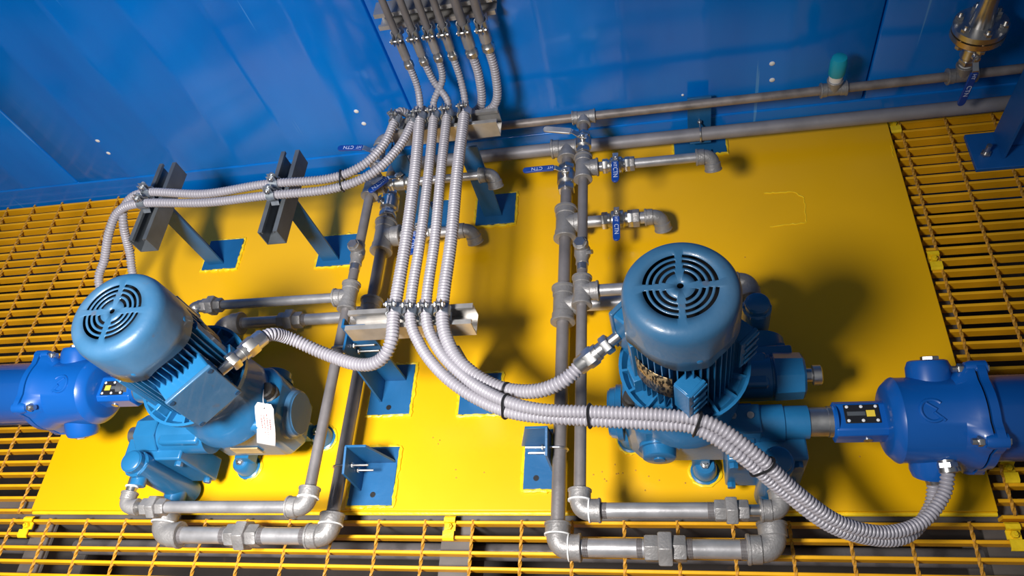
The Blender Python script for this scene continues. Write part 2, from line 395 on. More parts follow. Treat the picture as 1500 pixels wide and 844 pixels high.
# ---- wall headers
e = root('pipe_header', 'thick grey pipe running low along the foot of the blue wall', 'pipe', (0, YH, ZB))
tube(e, (xLB+.02, YH, ZB), (1.3, YH, ZB), .0165, HPIPE)
fit(e, 'elbow', elbow, (xLB, YH, ZB), X, -Y, .0155); fit(e, 'tee', tee, (xRB, YH, ZB), X, -Y, .0165)
e = root('pipe_header', 'thin brownish pipe on the wall above the thick one, with teal plug', 'pipe', (0, YHS, ZS))
tube(e, (xLS+.01, YHS, ZS), (1.3, YHS, ZS), .0102, RPIPE)
fit(e, 'elbow', elbow, (xLS, YHS, ZS), X, -Y, .0102)
fit(e, 'tee', tee, (xRS, YHS, ZS), X, -Y, .0112)
p1 = aty(1222, 125, YHS); p1.z = ZS; fit(e, 'tee', tee, (p1.x, YHS, ZS), X, Z, .0112)
mb = MB(); lathe(mb, (p1.x, YHS, ZS+.018), Z, [(0, .0125), (.026, .0148), (.026, .012)], 18); localise(mb.build('thread_tape', WHT), e)
mb = MB(); lathe(mb, (p1.x, YHS, ZS+.044), Z, [(0, .0160), (.003, .0176), (.036, .0176), (.045, .0150), (.049, .006)], 14); localise(mb.build('plug', TEAL), e)
p2 = aty(1412, 101, YHS); fit(e, 'tee', tee, (p2.x, YHS, ZS), X, Z, .0118)
tape(e, (p2.x, YHS, ZS+.030), Z, .0125)
valve(e, (p2.x, YHS, ZS+.066), Z, .0115, V((-.10, -.12, -1)), up=V((.15, -1, .05)).normalized(), hlen=.085)
mb = MB(); zf = ZS+.105
lathe(mb, (p2.x, YHS, zf-.010), Z, [(0, .015), (.012, .015), (.012, .050), (.024, .050), (.024, .030), (.027, .030)], 36); localise(mb.build('flange', BRS), e)
mb = MB(); lathe(mb, (p2.x, YHS, zf+.018), Z, [(0, .050), (.012, .050), (.012, .022), (.030, .020), (.06, .016), (.4, .016)], 36); localise(mb.build('flange', STN), e)
for k in range(6):
    th = PI/6+k*PI/3; mb = MB(); c = (p2.x+.040*math.cos(th), YHS+.040*math.sin(th), zf-.012); cyl(mb, c, V(c)+Z*.058, .004, 10); hexn(mb, V(c)+Z*.042, Z, .009, .0085); hexn(mb, V(c)+Z*.002, Z, .008, .0085)
    localise(mb.build('flange_bolt', STN), e)

def drain(e, c, r, m=PIPE): pass
# ---- right thick line
e = root('process_line', 'thick grey pipe line on the plate feeding the right pump', 'pipe', (xRB, .9, ZB))
yv = at(832, 262, ZB).y; yt1 = at(828, 328, ZB).y; yt2 = at(825, 447, ZB).y; yl = at(905, 803, ZB).y
tube(e, (xRB, YH-.02, ZB), (xRB, yt2, ZB), RB, GALV); tube(e, (xRB, yt2, ZB), (xRB, yl+.02, ZB), RB, GALV)
valve(e, (xRB, yv, ZB), Y, .0145, -X, hlen=.078)
fit(e, 'tee', tee, (xRB, yt1, ZB), Y, X, RB*1.32); fit(e, 'tee', tee, (xRB, yt2, ZB), Y, X, RB*1.32)
for yy in (yt1, yt2): tape(e, (xRB, yy-.0425, ZB), Y, .0168)
xe = at(968, 328, ZB).x; tube(e, (xRB+.02, yt1, ZB), (xe-.015, yt1, ZB), RB, PIPE)
xv = at(905, 328, ZB).x; valve(e, (xv, yt1, ZB), X, .0135, -Y, hlen=.068)
fit(e, 'union', hexn, (xv+.034, yt1, ZB), X, .016, .021)
fit(e, 'elbow', elbow, (xe, yt1, ZB), -X, V((.15, -.5, -.85)).normalized(), .0135)
xc = .148; ycr = .70
tube(e, (xRB+.02, yt2, ZB), (xc-.01, yt2, ZB), .0165, PIPE)
fit(e, 'elbow', elbow, (xc, yt2, ZB), -X, -Y, .0165); tube(e, (xc, yt2-.02, ZB), (xc, ycr, ZB), .0165, PIPE)
fit(e, 'elbow', elbow, (xRB, yl, ZB), Y, X, RB2); tape(e, (xRB, yl+.022, ZB), Y, RB2*1.49); tape(e, (xRB+.022, yl, ZB), X, RB2*1.49)
xu = at(975, 810, ZB).x; xe = at(1125, 812, ZB).x; xe = xc
tube(e, (xRB+.02, yl, ZB), (xe-.02, yl, ZB), RB2, PIPE); fit(e, 'union', union, (xu, yl, ZB), X, RB2*.98)
fit(e, 'elbow', elbow, (xe, yl, ZB), -X, Y, RB2*1.05)
for xx in (xRB+.047, xu-.050, xu+.037, xe-.057): fit(e, 'thread', threads, (xx, yl, ZB), X, RB2, m=GALV)
tube(e, (xe, yl+.02, ZB), (xe, .40, ZB), RB2, PIPE)

# ---- right thin line
e = root('process_line', 'thin grey pipe line running beside and above the thick one to the right pump', 'pipe', (xRS, .9, ZS))
ysr = at(850, 247, ZS).y; yc = at(851, 372, ZS).y; yt = at(852, 427, ZS).y; yl = at(960, 748, ZS).y
tube(e, (xRS, YHS-.01, ZS), (xRS, yl+.02, ZS), RS, GALV)
valve(e, (xRS, at(849, 211, ZS).y, ZS), Y, .0112, V((-1, .25, 0)), hlen=.068, grip=ZINC, text=False)
fit(e, 'tee', tee, (xRS, ysr, ZS), Y, X, RS*1.28); fit(e, 'tee', tee, (xRS, yt, ZS), Y, X, RS*1.28)
tape(e, (xRS, ysr-.0325, ZS), Y, RS*1.5); tape(e, (xRS, yt-.0325, ZS), Y, RS*1.5)
xe = at(1042, 228, ZS).x; xv = at(903, 240, ZS).x
tube(e, (xRS+.02, ysr, ZS), (xe-.01, ysr, ZS), RS, PIPE)
valve(e, (xv, ysr, ZS), X, .0112, -Y, hlen=.058); fit(e, 'union', hexn, (xv+.028, ysr, ZS), X, .012, .0165)
fit(e, 'elbow', elbow, (xe, ysr, ZS), -X, V((.1, -.55, -.83)).normalized(), RS*1.15)
mb = MB(); lathe(mb, (xRS, yc+.030, ZS), -Y, [(0, .0125), (.01, .013), (.018, .017), (.034, .017), (.044, .013), (.056, .0135)], 20)
cyl(mb, (xRS, yc+.012, ZS), (xRS-.002, yc+.010, ZS+.026), .0145, 16); localise(mb.build('check_valve', CAST), e)
mb = MB(); hexn(mb, (xRS-.002, yc+.010, ZS+.026), Z, .006, .0125); cyl(mb, (xRS+.010, yc-.004, ZS+.008), (xRS+.022, yc-.006, ZS+.014), .005, 10); localise(mb.build('bonnet', STN), e)
tube(e, (xRS, yc-.026, ZS), (xRS, yc-.042, ZS), .0118, STN, 'nipple')
tube(e, (xRS+.02, yt, ZS), (xc-.01, yt, ZS), RS2*.95, PIPE)
fit(e, 'elbow', elbow, (xc, yt, ZS), -X, -Y, RS2*1.1); tube(e, (xc, yt-.02, ZS), (xc, ycr, ZS), .012, STN, 'nipple')
fit(e, 'elbow', elbow, (xRS, yl, ZS), Y, X, RS*1.28); tape(e, (xRS, yl+.017, ZS), Y, RS*1.9); tape(e, (xRS+.017, yl, ZS), X, RS*1.9)
xu = at(1072, 752, ZS).x
tube(e, (xRS+.02, yl, ZS), (xu, yl, ZS), RS2, PIPE); fit(e, 'union', union, (xu, yl, ZS), X, .0122)
fit(e, 'thread', threads, (xRS+.036, yl, ZS), X, RS2, m=GALV); fit(e, 'thread', threads, (xu-.038, yl, ZS), X, RS2, m=GALV)
tube(e, (xu+.01, yl, ZS), (xc+.005-.01, yl, ZS), .0095, STN, 'nipple')
fit(e, 'elbow', elbow, (xc+.005, yl, ZS), -X, Y, .0125)
tube(e, (xc+.005, yl+.01, ZS), (xc+.005, .41, ZS), .0105, STN, 'nipple'); tape(e, (xc+.005, yl+.045, ZS), Y, .0135)

# ---- left thick line
xl = -1.056
e = root('process_line', 'thick grey pipe line on the plate feeding the left pump', 'pipe', (xLB, .9, ZB))
yv = at(573, 300, ZB).y; yt1 = at(565, 347, ZB).y; yt2 = at(540, 463, ZB).y; yl = at(400, 785, ZB).y
tube(e, (xLB, YH-.02, ZB), (xLB, yt2, ZB), RB, GALV); tube(e, (xLB, yt2, ZB), (xLB, yl+.02, ZB), RB, GALV)
valve(e, (xLB, yv, ZB), Y, .0145, V((-.25, -1, 0)), up=V((-.6, 0, .8)), hlen=.074)
fit(e, 'tee', tee, (xLB, yt1, ZB), Y, X, RB*1.36); fit(e, 'tee', tee, (xLB, yt2, ZB), Y, -X, RB*1.3)
tape(e, (xLB, yt1-.044, ZB), Y, .0172)
xe = at(690, 340, ZB).x; tube(e, (xLB+.02, yt1, ZB), (xe-.015, yt1, ZB), RB*.95, PIPE)
xv = at(617, 343, ZB).x; valve(e, (xv, yt1, ZB), X, .0130, -Y, hlen=.068)
fit(e, 'elbow', elbow, (xe, yt1, ZB), -X, V((.15, -.5, -.85)).normalized(), .0135)
tube(e, (xLB-.02, yt2, ZB), (xl+.01, yt2, ZB), RB, PIPE)
xu = at(428, 463, ZB).x; fit(e, 'union', union, (xu, yt2, ZB), X, RB*1.0)
fit(e, 'elbow', elbow, (xl, yt2, ZB), X, -Y, .0185); tube(e, (xl, yt2-.02, ZB), (xl, .72, ZB), .0175, CAST)
fit(e, 'thread', threads, (xl+.045, yt2, ZB), X, RB, m=GALV); fit(e, 'thread', threads, (xu+.03, yt2, ZB), X, RB, m=GALV)
fit(e, 'elbow', elbow, (xLB, yl, ZB), Y, -X, RB2); tape(e, (xLB, yl+.022, ZB), Y, RB2*1.49)
xu = at(358, 783, ZB).x
tube(e, (xLB-.02, yl, ZB), (xl+.02, yl, ZB), RB2, PIPE); fit(e, 'union', union, (xu, yl, ZB), X, RB2*.95)
fit(e, 'elbow', elbow, (xl, yl, ZB), X, Y, RB2*1.08); tape(e, (xl, yl+.024, ZB), Y, RB2*1.6)
for xx in (xLB-.057, xu+.036, xu-.049, xl+.045): fit(e, 'thread', threads, (xx, yl, ZB), X, RB2, m=GALV)
tube(e, (xl, yl+.02, ZB), (xl, .40, ZB), RB2, PIPE)

# ---- left thin line
e = root('process_line', 'thin grey pipe line running beside and above the thick one to the left pump', 'pipe', (xLS, .9, ZS))
ysr = at(548, 272, ZS).y; yc = at(521, 374, ZS).y; yt = at(511, 435, ZS).y; yl = at(330, 743, ZS).y
tube(e, (xLS, YHS-.01, ZS), (xLS, yl+.02, ZS), RS, GALV)
valve(e, (xLS, at(556, 231, ZS).y, ZS), Y, .0112, V((-1, .10, 0)), hlen=.068)
fit(e, 'tee', tee, (xLS, ysr, ZS), Y, X, RS*1.28); fit(e, 'tee', tee, (xLS, yt, ZS), Y, -X, RS*1.28)
tape(e, (xLS, ysr-.0325, ZS), Y, RS*1.5); tape(e, (xLS, yt-.0325, ZS), Y, RS*1.5)
xe = at(722, 253, ZS).x; xv = at(588, 268, ZS).x
tube(e, (xLS+.02, ysr, ZS), (xe-.01, ysr, ZS), RS*.9, PIPE)
valve(e, (xv, ysr, ZS), X, .0112, V((-.75, -.65, 0)), hlen=.056)
fit(e, 'elbow', elbow, (xe, ysr, ZS), -X, V((.1, -.55, -.83)).normalized(), RS*1.15)
mb = MB(); lathe(mb, (xLS, yc+.030, ZS), -Y, [(0, .0125), (.01, .013), (.018, .016), (.034, .016), (.044, .013), (.056, .0135)], 20)
cyl(mb, (xLS, yc+.012, ZS), (xLS-.002, yc+.010, ZS+.026), .0140, 16); localise(mb.build('check_valve', CAST), e)
mb = MB(); hexn(mb, (xLS-.002, yc+.010, ZS+.026), Z, .006, .0120); cyl(mb, (xLS+.010, yc-.004, ZS+.008), (xLS+.020, yc-.006, ZS+.014), .005, 10); localise(mb.build('bonnet', STN), e)
tube(e, (xLS, yc-.026, ZS), (xLS, yc-.042, ZS), .0118, STN, 'nipple')
tube(e, (xLS-.02, yt, ZS), (xl+.01, yt, ZS), RS*.98, PIPE)
xu = at(313, 443, ZS).x; fit(e, 'union', union, (xu, yt, ZS), X, .0115)
fit(e, 'elbow', elbow, (xl, yt, ZS), X, -Y, .0105, m=STN); tube(e, (xl, yt-.02, ZS), (xl, .72, ZS), .0105, STN, 'nipple')
fit(e, 'elbow', elbow, (xLS, yl, ZS), Y, -X, RS*1.28); tape(e, (xLS, yl+.017, ZS), Y, RS*1.9)
xu = at(228, 741, ZS).x
tube(e, (xLS-.02, yl, ZS), (xu, yl, ZS), RS*1.05, PIPE); fit(e, 'union', union, (xu, yl, ZS), X, .0118)
tube(e, (xu-.01, yl, ZS), (xl+.01, yl, ZS), .0095, STN, 'nipple')
fit(e, 'elbow', elbow, (xl-.005, yl, ZS), X, Y, .0110)
tube(e, (xl-.005, yl+.01, ZS), (xl-.005, .41, ZS), .0100, STN, 'nipple'); tape(e, (xl-.005, yl+.040, ZS), Y, .0125)

# ------------------------------------------------------------------ racks and brackets
def base(e, c, sx, sy, seed, m=BRK, hole=None, weld=True, t=.006):
    mb = MB(); box(mb, (c[0], c[1], t/2), (sx, sy, t)); localise(mb.build('base_plate', m, bevel=.0008), e)
    if weld:
        h = [(c[0]-sx/2-.002, c[1]+sy/2+.002, .001), (c[0]+sx/2+.002, c[1]+sy/2+.002, .001), (c[0]+sx/2+.002, c[1]-sy/2-.002, .001), (c[0]-sx/2-.002, c[1]-sy/2-.002, .001)]
        localise(bead(h, .0042, seed, True).build('weld_bead', YEDGE), e)
    if hole:
        mb = MB(); lathe(mb, (hole[0], hole[1], t), Z, [(0, .006), (.0004, .006)], 14); localise(mb.build('bolt_hole', BLK), e)
def channel(e, a, b, m, width=.041, depth=.041, up=Z, name='strut_channel'):
    a, b = V(a), V(b); d = (b-a).normalized(); up = V(up); s = d.cross(up).normalized(); t = .0025; w_ = width/2
    prof = [(-w_, -depth), (w_, -depth), (w_, 0), (w_-.010, 0), (w_-.010, -.007), (w_-.0075, -.007), (w_-.0075, -t), (w_-t, -t), (w_-t, -depth+t), (-w_+t, -depth+t), (-w_+t, -t), (-w_+.0075, -t), (-w_+.0075, -.007), (-w_+.010, -.007), (-w_+.010, 0), (-w_, 0)]
    mb = MB(); prism(mb, [a+s*x+up*z for x, z in prof], b-a); return localise(mb.build(name, m, smooth=20), e)
def clamp(e, c, axis, r, up=Z, m=CLMP, bdir=None):
    """two half straps round a conduit of radius r with ears and bolt above"""
    c, a, up = V(c), V(axis).normalized(), V(up); up = (up-a*up.dot(a)).normalized(); s = a.cross(up); w_ = .0095
    mb = MB()
    for sd in (-1, 1):
        P = [-up*(r+.010)+s*sd*.010, -up*(r+.001)+s*sd*.004]
        for k in range(1, 8):
            th = PI*k/8; P.append(-up*math.cos(th)*(r+.0015)+s*sd*math.sin(th)*(r+.0015))
        P += [up*(r+.003)+s*sd*.004, up*(r+.016)+s*sd*.0035]
        n = len(P); o = len(mb.v); rad = [p.normalized()*.0018 for p in P]
        for p, q_ in zip(P, rad):
            for ax in (-w_, w_): mb.v += [c+p+a*ax, c+p+q_+s*sd*.0004+a*ax]
        for i in range(n-1):
            k = o+i*4; mb.f += [(k, k+4, k+6, k+2), (k+1, k+3, k+7, k+5), (k, k+1, k+5, k+4), (k+2, k+6, k+7, k+3)]
        mb.f += [(o, o+2, o+3, o+1), (o+4*n-4, o+4*n-3, o+4*n-1, o+4*n-2)]
    cl = localise(mb.build('conduit_clamp', m), e)
    mb = MB(); bp = c+up*(r+.011); cyl(mb, bp-s*.012, bp+s*.013, .0028, 10); hexn(mb, bp+s*.005, s, .004, .006); hexn(mb, bp-s*.010, s, .004, .006)
    b = mb.build('clamp_bolt', STN); b.parent = cl
def post(e, c, ztop, w_=.045, d_=.045, m=BRK, t=.005):
    """angle-iron post: one face to the front, one to the side"""
    mb = MB(); x, y = c[0], c[1]
    prism(mb, [(x-w_/2, y-d_/2, .006), (x+w_/2, y-d_/2, .006), (x+w_/2, y-d_/2+t, .006), (x-w_/2+t, y-d_/2+t, .006), (x-w_/2+t, y+d_/2, .006), (x-w_/2, y+d_/2, .006)], Z*(ztop-.006))
    return localise(mb.build('post', m, bevel=.0006), e)
ZR = .295      # top of the channels
def ubolt(e, c, axis, r, d, L):
    """U-bolt round a pipe at c (pipe along axis), legs pointing to d"""
    c, a, d = V(c), V(axis), V(d); s = a.cross(d).normalized(); P = [c+s*(r+.002)+d*L]
    for k in range(9):
        th = PI*k/8; P.append(c+s*(r+.002)*math.cos(th)-d*(r+.002)*math.sin(th))
    P.append(c-s*(r+.002)+d*L); mb = MB(); sweep(mb, P, .0023, 8)
    for sg in (1, -1): hexn(mb, c+s*sg*(r+.002)+d*L*.45, d, .004, .0058)
    return localise(mb.build('u_bolt', STN), e)

c1 = at(328, 374); e = root('conduit_rack', 'blue post with grey cross channel nearest the left edge of the plate', 'cable support', (c1.x, c1.y, 0))
base(e, (c1.x, c1.y), .10, .095, 1); post(e, (c1.x-.01, c1.y-.01), .258)
pa = at(253, 238, ZR); pb = at(193, 352, ZR); xx = (pa.x+pb.x)/2
channel(e, (xx, pb.y, ZR), (xx, pa.y, ZR), GCH, .046, .046)
RKA = (e, xx)
c2 = at(495, 368); e = root('conduit_rack', 'blue post with grey cross channel, second from the left edge', 'cable support', (c2.x, c2.y, 0))
base(e, (c2.x, c2.y), .10, .095, 2); post(e, (c2.x-.01, c2.y-.01), .258)
pa = at(431, 220, ZR); pb = at(385, 340, ZR); xx = (pa.x+pb.x)/2
channel(e, (xx, pb.y, ZR), (xx, pa.y, ZR), GCH, .046, .046)
RKB = (e, xx)
c3 = at(727, 308); e = root('conduit_rack', 'two-post rack by the wall with pale channel under all the conduits', 'cable support', (c3.x, c3.y, 0))
base(e, (c3.x, c3.y), .10, .095, 3); post(e, (c3.x-.005, c3.y-.0), .258, m=BRK)
c4 = at(632, 318); base(e, (c4.x, c4.y), .10, .095, 4); post(e, (c4.x, c4.y), .258)
pa = at(573, 186, ZR); pb = at(728, 168, ZR); yk = at(728, 168, ZR).y
channel(e, (pa.x, yk, ZR), (pb.x, yk, ZR), ZINC, .044, .044)
RKC = (e, yk)
bx = V((-.622, .665, 0)); e = root('conduit_rack', 'two-post rack with pale channel at mid plate between the pumps', 'cable support', (bx.x, bx.y, 0))
base(e, (bx.x, bx.y), .098, .12, 5, hole=(bx.x-.0, bx.y-.044))
Xb = -.645
mb = MB(); prism(mb, [(Xb, .634, .006), (Xb, .643, .136), (Xb, .652, .225), (Xb, .705, .225), (Xb, .705, .006)], (.005, 0, 0)); localise(mb.build('gusset', BRK, bevel=.0006), e)
post(e, (Xb+.03, .695), .258, .05, .02)
cm = at(704, 578); base(e, (cm.x, cm.y), .09, .095, 6); post(e, (cm.x, cm.y+.005), .258, .05, .05)
yk2 = at(600, 464, ZR).y; pa = at(508, 466, ZR); pb = at(691, 460, ZR)
channel(e, (pa.x, yk2, ZR), (pb.x, yk2, ZR), ZINC, .044, .044)
ubolt(e, (xLS, .678, ZS), Y, RS, X, .085)
RKD = (e, yk2)

def pipe_bracket(label, bx, by, sx, sy, Xa, xp, yp, seed, flip=False):
    e = root('pipe_bracket', label, 'bracket', (bx, by, 0)); s = -1 if flip else 1
    base(e, (bx, by), sx, sy, seed, hole=(bx+s*.005, by-sy/2+.022))
    mb = MB(); prism(mb, [(Xa, yp-.032, .006), (Xa, yp-.026, .100), (Xa, yp+.028, .110), (Xa, yp+.045, .006)], (.005*s, 0, 0))
    localise(mb.build('gusset', BRK, bevel=.0006), e)
    mb = MB(); prism(mb, [(Xa, yp+.028, .006), (Xa, yp+.026, .108), (Xa+s*.045, yp+.026, .108), (Xa+s*.072, yp+.028, .006)], (0, .005, 0))
    localise(mb.build('web', BRK, bevel=.0006), e)
    ubolt(e, (xp, yp, ZB), Y, RB, X*s, .065)
pipe_bracket('blue pipe bracket with U-bolt at the front edge, left of the centre', -.632, .468, .098, .125, -.659, xLB, .467, 7)
pipe_bracket('blue pipe bracket with U-bolt near the front edge, beside the right pipe pair', -.279, .500, .062, .125, -.2455, xRB, .498, 8, True)
bw = at(1025, 214); e = root('pipe_bracket', 'blue pipe bracket with U-bolt holding the thick wall pipe', 'bracket', (bw.x, bw.y, 0))
base(e, (bw.x, 1.297), .125, .052, 9)
mb = MB(); box(mb, (bw.x-.0, 1.318, .075), (.055, .006, .15)); box(mb, (bw.x, 1.297, .0385), (.05, .04, .005)); box(mb, (bw.x, 1.262, .012), (.05, .02, .012)); localise(mb.build('web', BRK, bevel=.0006), e)
ubolt(e, (bw.x, YH, ZB), X, .0165, Y, .045)

# steel column at the right edge
pc = at(1415, 198); e = root('steel_column', 'blue steel column with bolted foot plate at the right edge by the wall', 'column', (.80, 1.21, 0))
mb = MB(); box(mb, (.80, 1.207, ZG+.006), (.23, .105, .010)); localise(mb.build('foot_plate', COLM, bevel=.001), e)
mb = MB(); box(mb, (.745, 1.215, .9), (.006, .075, 1.8)); box(mb, (.865, 1.215, .9), (.006, .075, 1.8)); box(mb, (.805, 1.215, .9), (.12, .006, 1.8)); localise(mb.build('beam', COLM, bevel=.001), e)
mb = MB(); hexn(mb, (.712, 1.195, ZG+.011), Z, .008, .011); cyl(mb, (.712, 1.195, 0), (.712, 1.195, .028), .0055, 12); localise(mb.build('anchor_bolt', STN), e)

# ------------------------------------------------------------------ flexible conduits
def flex(name, label, pts, r, r_top=None):
    e = root(name, label, 'conduit', tuple(pts[0]))
    pitch = .0066; P = spline(pts, pitch/5); rad = []
    for i in range(len(P)):
        rr = r
        if r_top and P[i].y > RKC[1]-.01:
            rr = r_top+(r-r_top)*max(0, min(1, (RKC[1]+.03-P[i].y)/.04)) if P[i].y < RKC[1]+.03 else r_top
        rad.append(rr*(1.02, 1.05, 1.02, .88, .81)[i % 5])
    mb = MB(); sweep(mb, P, rad, 12); localise(mb.build('corrugated_hose', FLEX, smooth=60), e); return e, P
def tie(e, P, i, r, two=None):
    a = P[i]; t = (P[min(i+2, len(P)-1)]-P[max(i-2, 0)]).normalized(); mb = MB()
    if two is None: lathe(mb, a-t*.0022, t, [(0, r*.9), (0, r+.001), (.0044, r+.001), (.0044, r*.9)], 16)
    else:
        _, u, w_ = basis(t); off = two-a; off -= t*off.dot(t); c = a+off*.5; L = off.length*.5; u = off.normalized(); w_ = t.cross(u); pts = []
        for k in range(25):
            th = 2*PI*k/24; pts.append(c+u*(math.cos(th)*(r+.0012)+(L if math.cos(th) >= 0 else -L))+w_*math.sin(th)*(r+.0012))
        sweep(mb, pts, .0020, 6)
    localise(mb.build('cable_tie', BLK), e)
def gland(e, a, b, r, m=STN, name='gland'):
    a, b = V(a), V(b); d = (b-a).normalized(); L = (b-a).length; mb = MB()
    lathe(mb, a, d, [(0, r*.72), (L*.22, r*.72), (L*.22, r*1.05), (L*.30, r*1.1), (L*.36, r*1.1), (L*.36, r*.95), (L*.5, r*.98), (L*.5, r*1.18), (L*.96, r*1.22), (L, r*1.05)], 20)
    hexn(mb, a+d*L*.22, d, L*.16, r*1.32); hexn(mb, a+d*L*.58, d, L*.22, r*1.38)
    return localise(mb.build(name, m), e)
def A(*t): return [at(*p) for p in t]
ZK = ZR+.016
rs, rL = .0102, .0122
# top ends on the wall: rigid pipes, couplings and glands
YU = 1.262
ends = [(600, 97, .0080), (622, 92, .0080), (643, 87, .0080), (664, 84, .0080), (692, 80, .0102), (716, 72, .0102)]
tops = []
wr = root('conduit_rack', 'channel on the blue wall at the top edge holding six rigid conduits', 'cable support', (-.43, 1.33, .5))
zc = aty(640, 22, 1.29).z
channel(wr, (-.575, 1.292, zc), (-.318, 1.292, zc), ZINC, .041, .041, up=-Y)
channel(wr, (-.555, 1.292, zc+.08), (-.318, 1.292, zc+.08), ZINC, .041, .041, up=-Y)
for i, (px, py, r) in enumerate(ends):
    g = aty(px, py, YU); tops.append(g)
rl = ['first', 'second', 'third', 'fourth', 'fifth', 'sixth']
def upper(e, i):
    g = tops[i]; r = ends[i][2]; x = g.x
    tube(e, (x, YU, g.z+.07), (x, YU, g.z+.60), r*.95, GALV, 'rigid_conduit')
    mb = MB(); lathe(mb, (x, YU, g.z+.022), Z, [(0, r*1.0), (.001, r*1.25), (.045, r*1.25), (.046, r*1.0)], 20); localise(mb.build('coupling', PIPE), e)
    mb = MB(); lathe(mb, (x, YU, g.z-.004), Z, [(0, r*1.05), (.003, r*1.4), (.014, r*1.4), (.016, r*1.2), (.026, r*1.0)], 12); localise(mb.build('gland', STN), e)
    clamp(wr, (x, YU, zc-.015), Z, r, up=-Y)
kx = [at(px, 160, ZK) for px in (617, 637, 656, 681)]
km = [at(px, 455, ZK) for px in (577, 602, 625, 650)]
def P3(px, py, z): return at(px, py, z)
def topseg(i, k):
    g = tops[i]; t = kx[k]; y = RKC[1]
    return [g, g+V((0, 0, -.05)).lerp(V(((t.x-g.x)*.3, -.01, -.05)), .7), V((t.x, y+.035, ZK+.012)), V((t.x, y, ZK))]
M_ = [(0, 0, rL, 'thick'), (2, 1, rs, 'thin'), (1, 2, rs, 'thin'), (3, 3, rL, 'thick')]
path = {
 0: [P3(608, 250, ZK), P3(595, 350, ZK), P3(578, 453, ZK), P3(573, 500, ZK+.002), P3(556, 528, .30), P3(525, 534, .29), P3(475, 518, .29), P3(425, 496, .32), P3(398, 490, .355), P3(378, 499, .372)],
 1: [P3(628, 250, ZK), P3(616, 350, ZK), P3(601, 455, ZK), P3(615, 505, ZK), P3(650, 550, ZK), P3(700, 585, .31), P3(760, 607, .325), P3(860, 615, .345), P3(960, 621, .352), P3(1020, 628, .350), P3(1085, 668, .33), P3(1150, 722, .27), P3(1215, 770, .22), P3(1280, 790, .17), P3(1330, 785, .14), P3(1362, 745, .13), P3(1369, 703, .145)],
 2: [P3(646, 250, ZK), P3(637, 350, ZK), P3(624, 455, ZK), P3(640, 508, ZK), P3(680, 552, ZK), P3(730, 583, .33), P3(790, 600, .345), P3(880, 604, .360), P3(980, 609, .366), P3(1045, 622, .362), P3(1110, 668, .335), P3(1170, 723, .28), P3(1230, 765, .23), P3(1295, 780, .19), P3(1350, 765, .17), P3(1382, 725, .17), P3(1389, 690, .18)],
 3: [P3(670, 250, ZK), P3(661, 350, ZK), P3(648, 455, ZK), P3(660, 510, ZK), P3(690, 545, .31), P3(735, 569, .31), P3(785, 573, .325), P3(825, 558, .34), P3(853, 533, .35)],
}
labs = {0: 'grey flexible conduit curving from the rack to the left motor', 1: 'front one of the two conduits looping under the right actuator',
        2: 'rear one of the two conduits looping under the right actuator', 3: 'grey flexible conduit curving up to the right motor'}
FX = {}
for (ti, k, r, _) in M_:
    pts = topseg(ti, k)
    e, P = flex('flexible_conduit', labs[k], pts+path[k], r if k in (0, 3) else .0104, ends[ti][2]*.98)
    FX[k] = (e, P, r); upper(e, ti)
    y = RKC[1]; clamp(RKC[0], (kx[k].x, y, ZK), -Y, r); j = min(P, key=lambda p: (p-km[k]).length); clamp(RKD[0], j, -Y, r)
# the two runs to the left actuator pass behind the wall rack
left = {
 4: [P3(578, 178, ZK), P3(562, 212, ZK), P3(530, 243, ZK), P3(480, 262, ZK-.004), P3(388, 270, ZK+.004), P3(300, 284, ZK), P3(213, 282, ZK+.006), P3(184, 300, .30), P3(181, 330, .27), P3(190, 370, .20), P3(197, 410, .16), V((-1.19, .80, .13)), V((-1.235, .72, .20))],
 5: [P3(604, 180, ZK), P3(584, 216, ZK), P3(545, 254, ZK), P3(485, 277, ZK-.004), P3(388, 287, ZK+.003), P3(300, 297, ZK), P3(207, 298, ZK+.006), P3(174, 310, .30), P3(160, 340, .27), P3(153, 380, .22), P3(145, 415, .19), V((-1.28, .78, .15)), V((-1.30, .70, .20))],
}
for ti, k, lab in ((4, 4, 'rear one of the two conduits running left over the posts'), (5, 5, 'front one of the two conduits running left over the posts')):
    g = tops[ti]; s0 = left[k][0]; dx = .03 if k == 4 else 0
    pts = [g, g+V((.0, -.004, -.06)), g+V((-.012, -.016, -.13)), V((g.x-.05, 1.235, ZK-.055)), V((-.50, 1.222, ZK-.062)), V((s0.x+.035, 1.222, ZK-.035)), V((s0.x+.010, RKC[1]+.03, ZK-.002))]
    e, P = flex('flexible_conduit', lab, pts+left[k], .0098); FX[k] = (e, P, .0102); upper(e, ti)
    clamp(RKC[0], s0+V((.002, .004, 0)), V((-.25, -1, 0)), .0102)
    for (rk, xk) in (RKA, RKB):
        cands = [p for p in P if p.y < RKC[1]-.02 or p.x < -.7]; j = min(cands, key=lambda p: abs(p.x-xk)+(0 if p.z > .25 else 1)); clamp(rk, j, X, .0102)
def near(P, px, py, z):
    t = at(px, py, z); return min(range(len(P)), key=lambda i: (P[i]-t).length)
e, P, r = FX[1]; P2 = FX[2][1]
for px, py in [(737, 597), (868, 612), (1020, 622), (1125, 700)]:
    i = near(P, px, py, .335); two = min(P2, key=lambda p: (p-P[i]).length); tie(e, P, i, .0112, two)
e5, P5, _ = FX[5]; i = near(P5, 500, 272, ZK); tie(e5, P5, i, .0106, min([p for p in FX[4][1]], key=lambda p: (p-P5[i]).length))
e, P, r = FX[3]; i = near(P, 742, 572, .31); tie(e, P, i, r)
TGL = at(336, 535, .36)

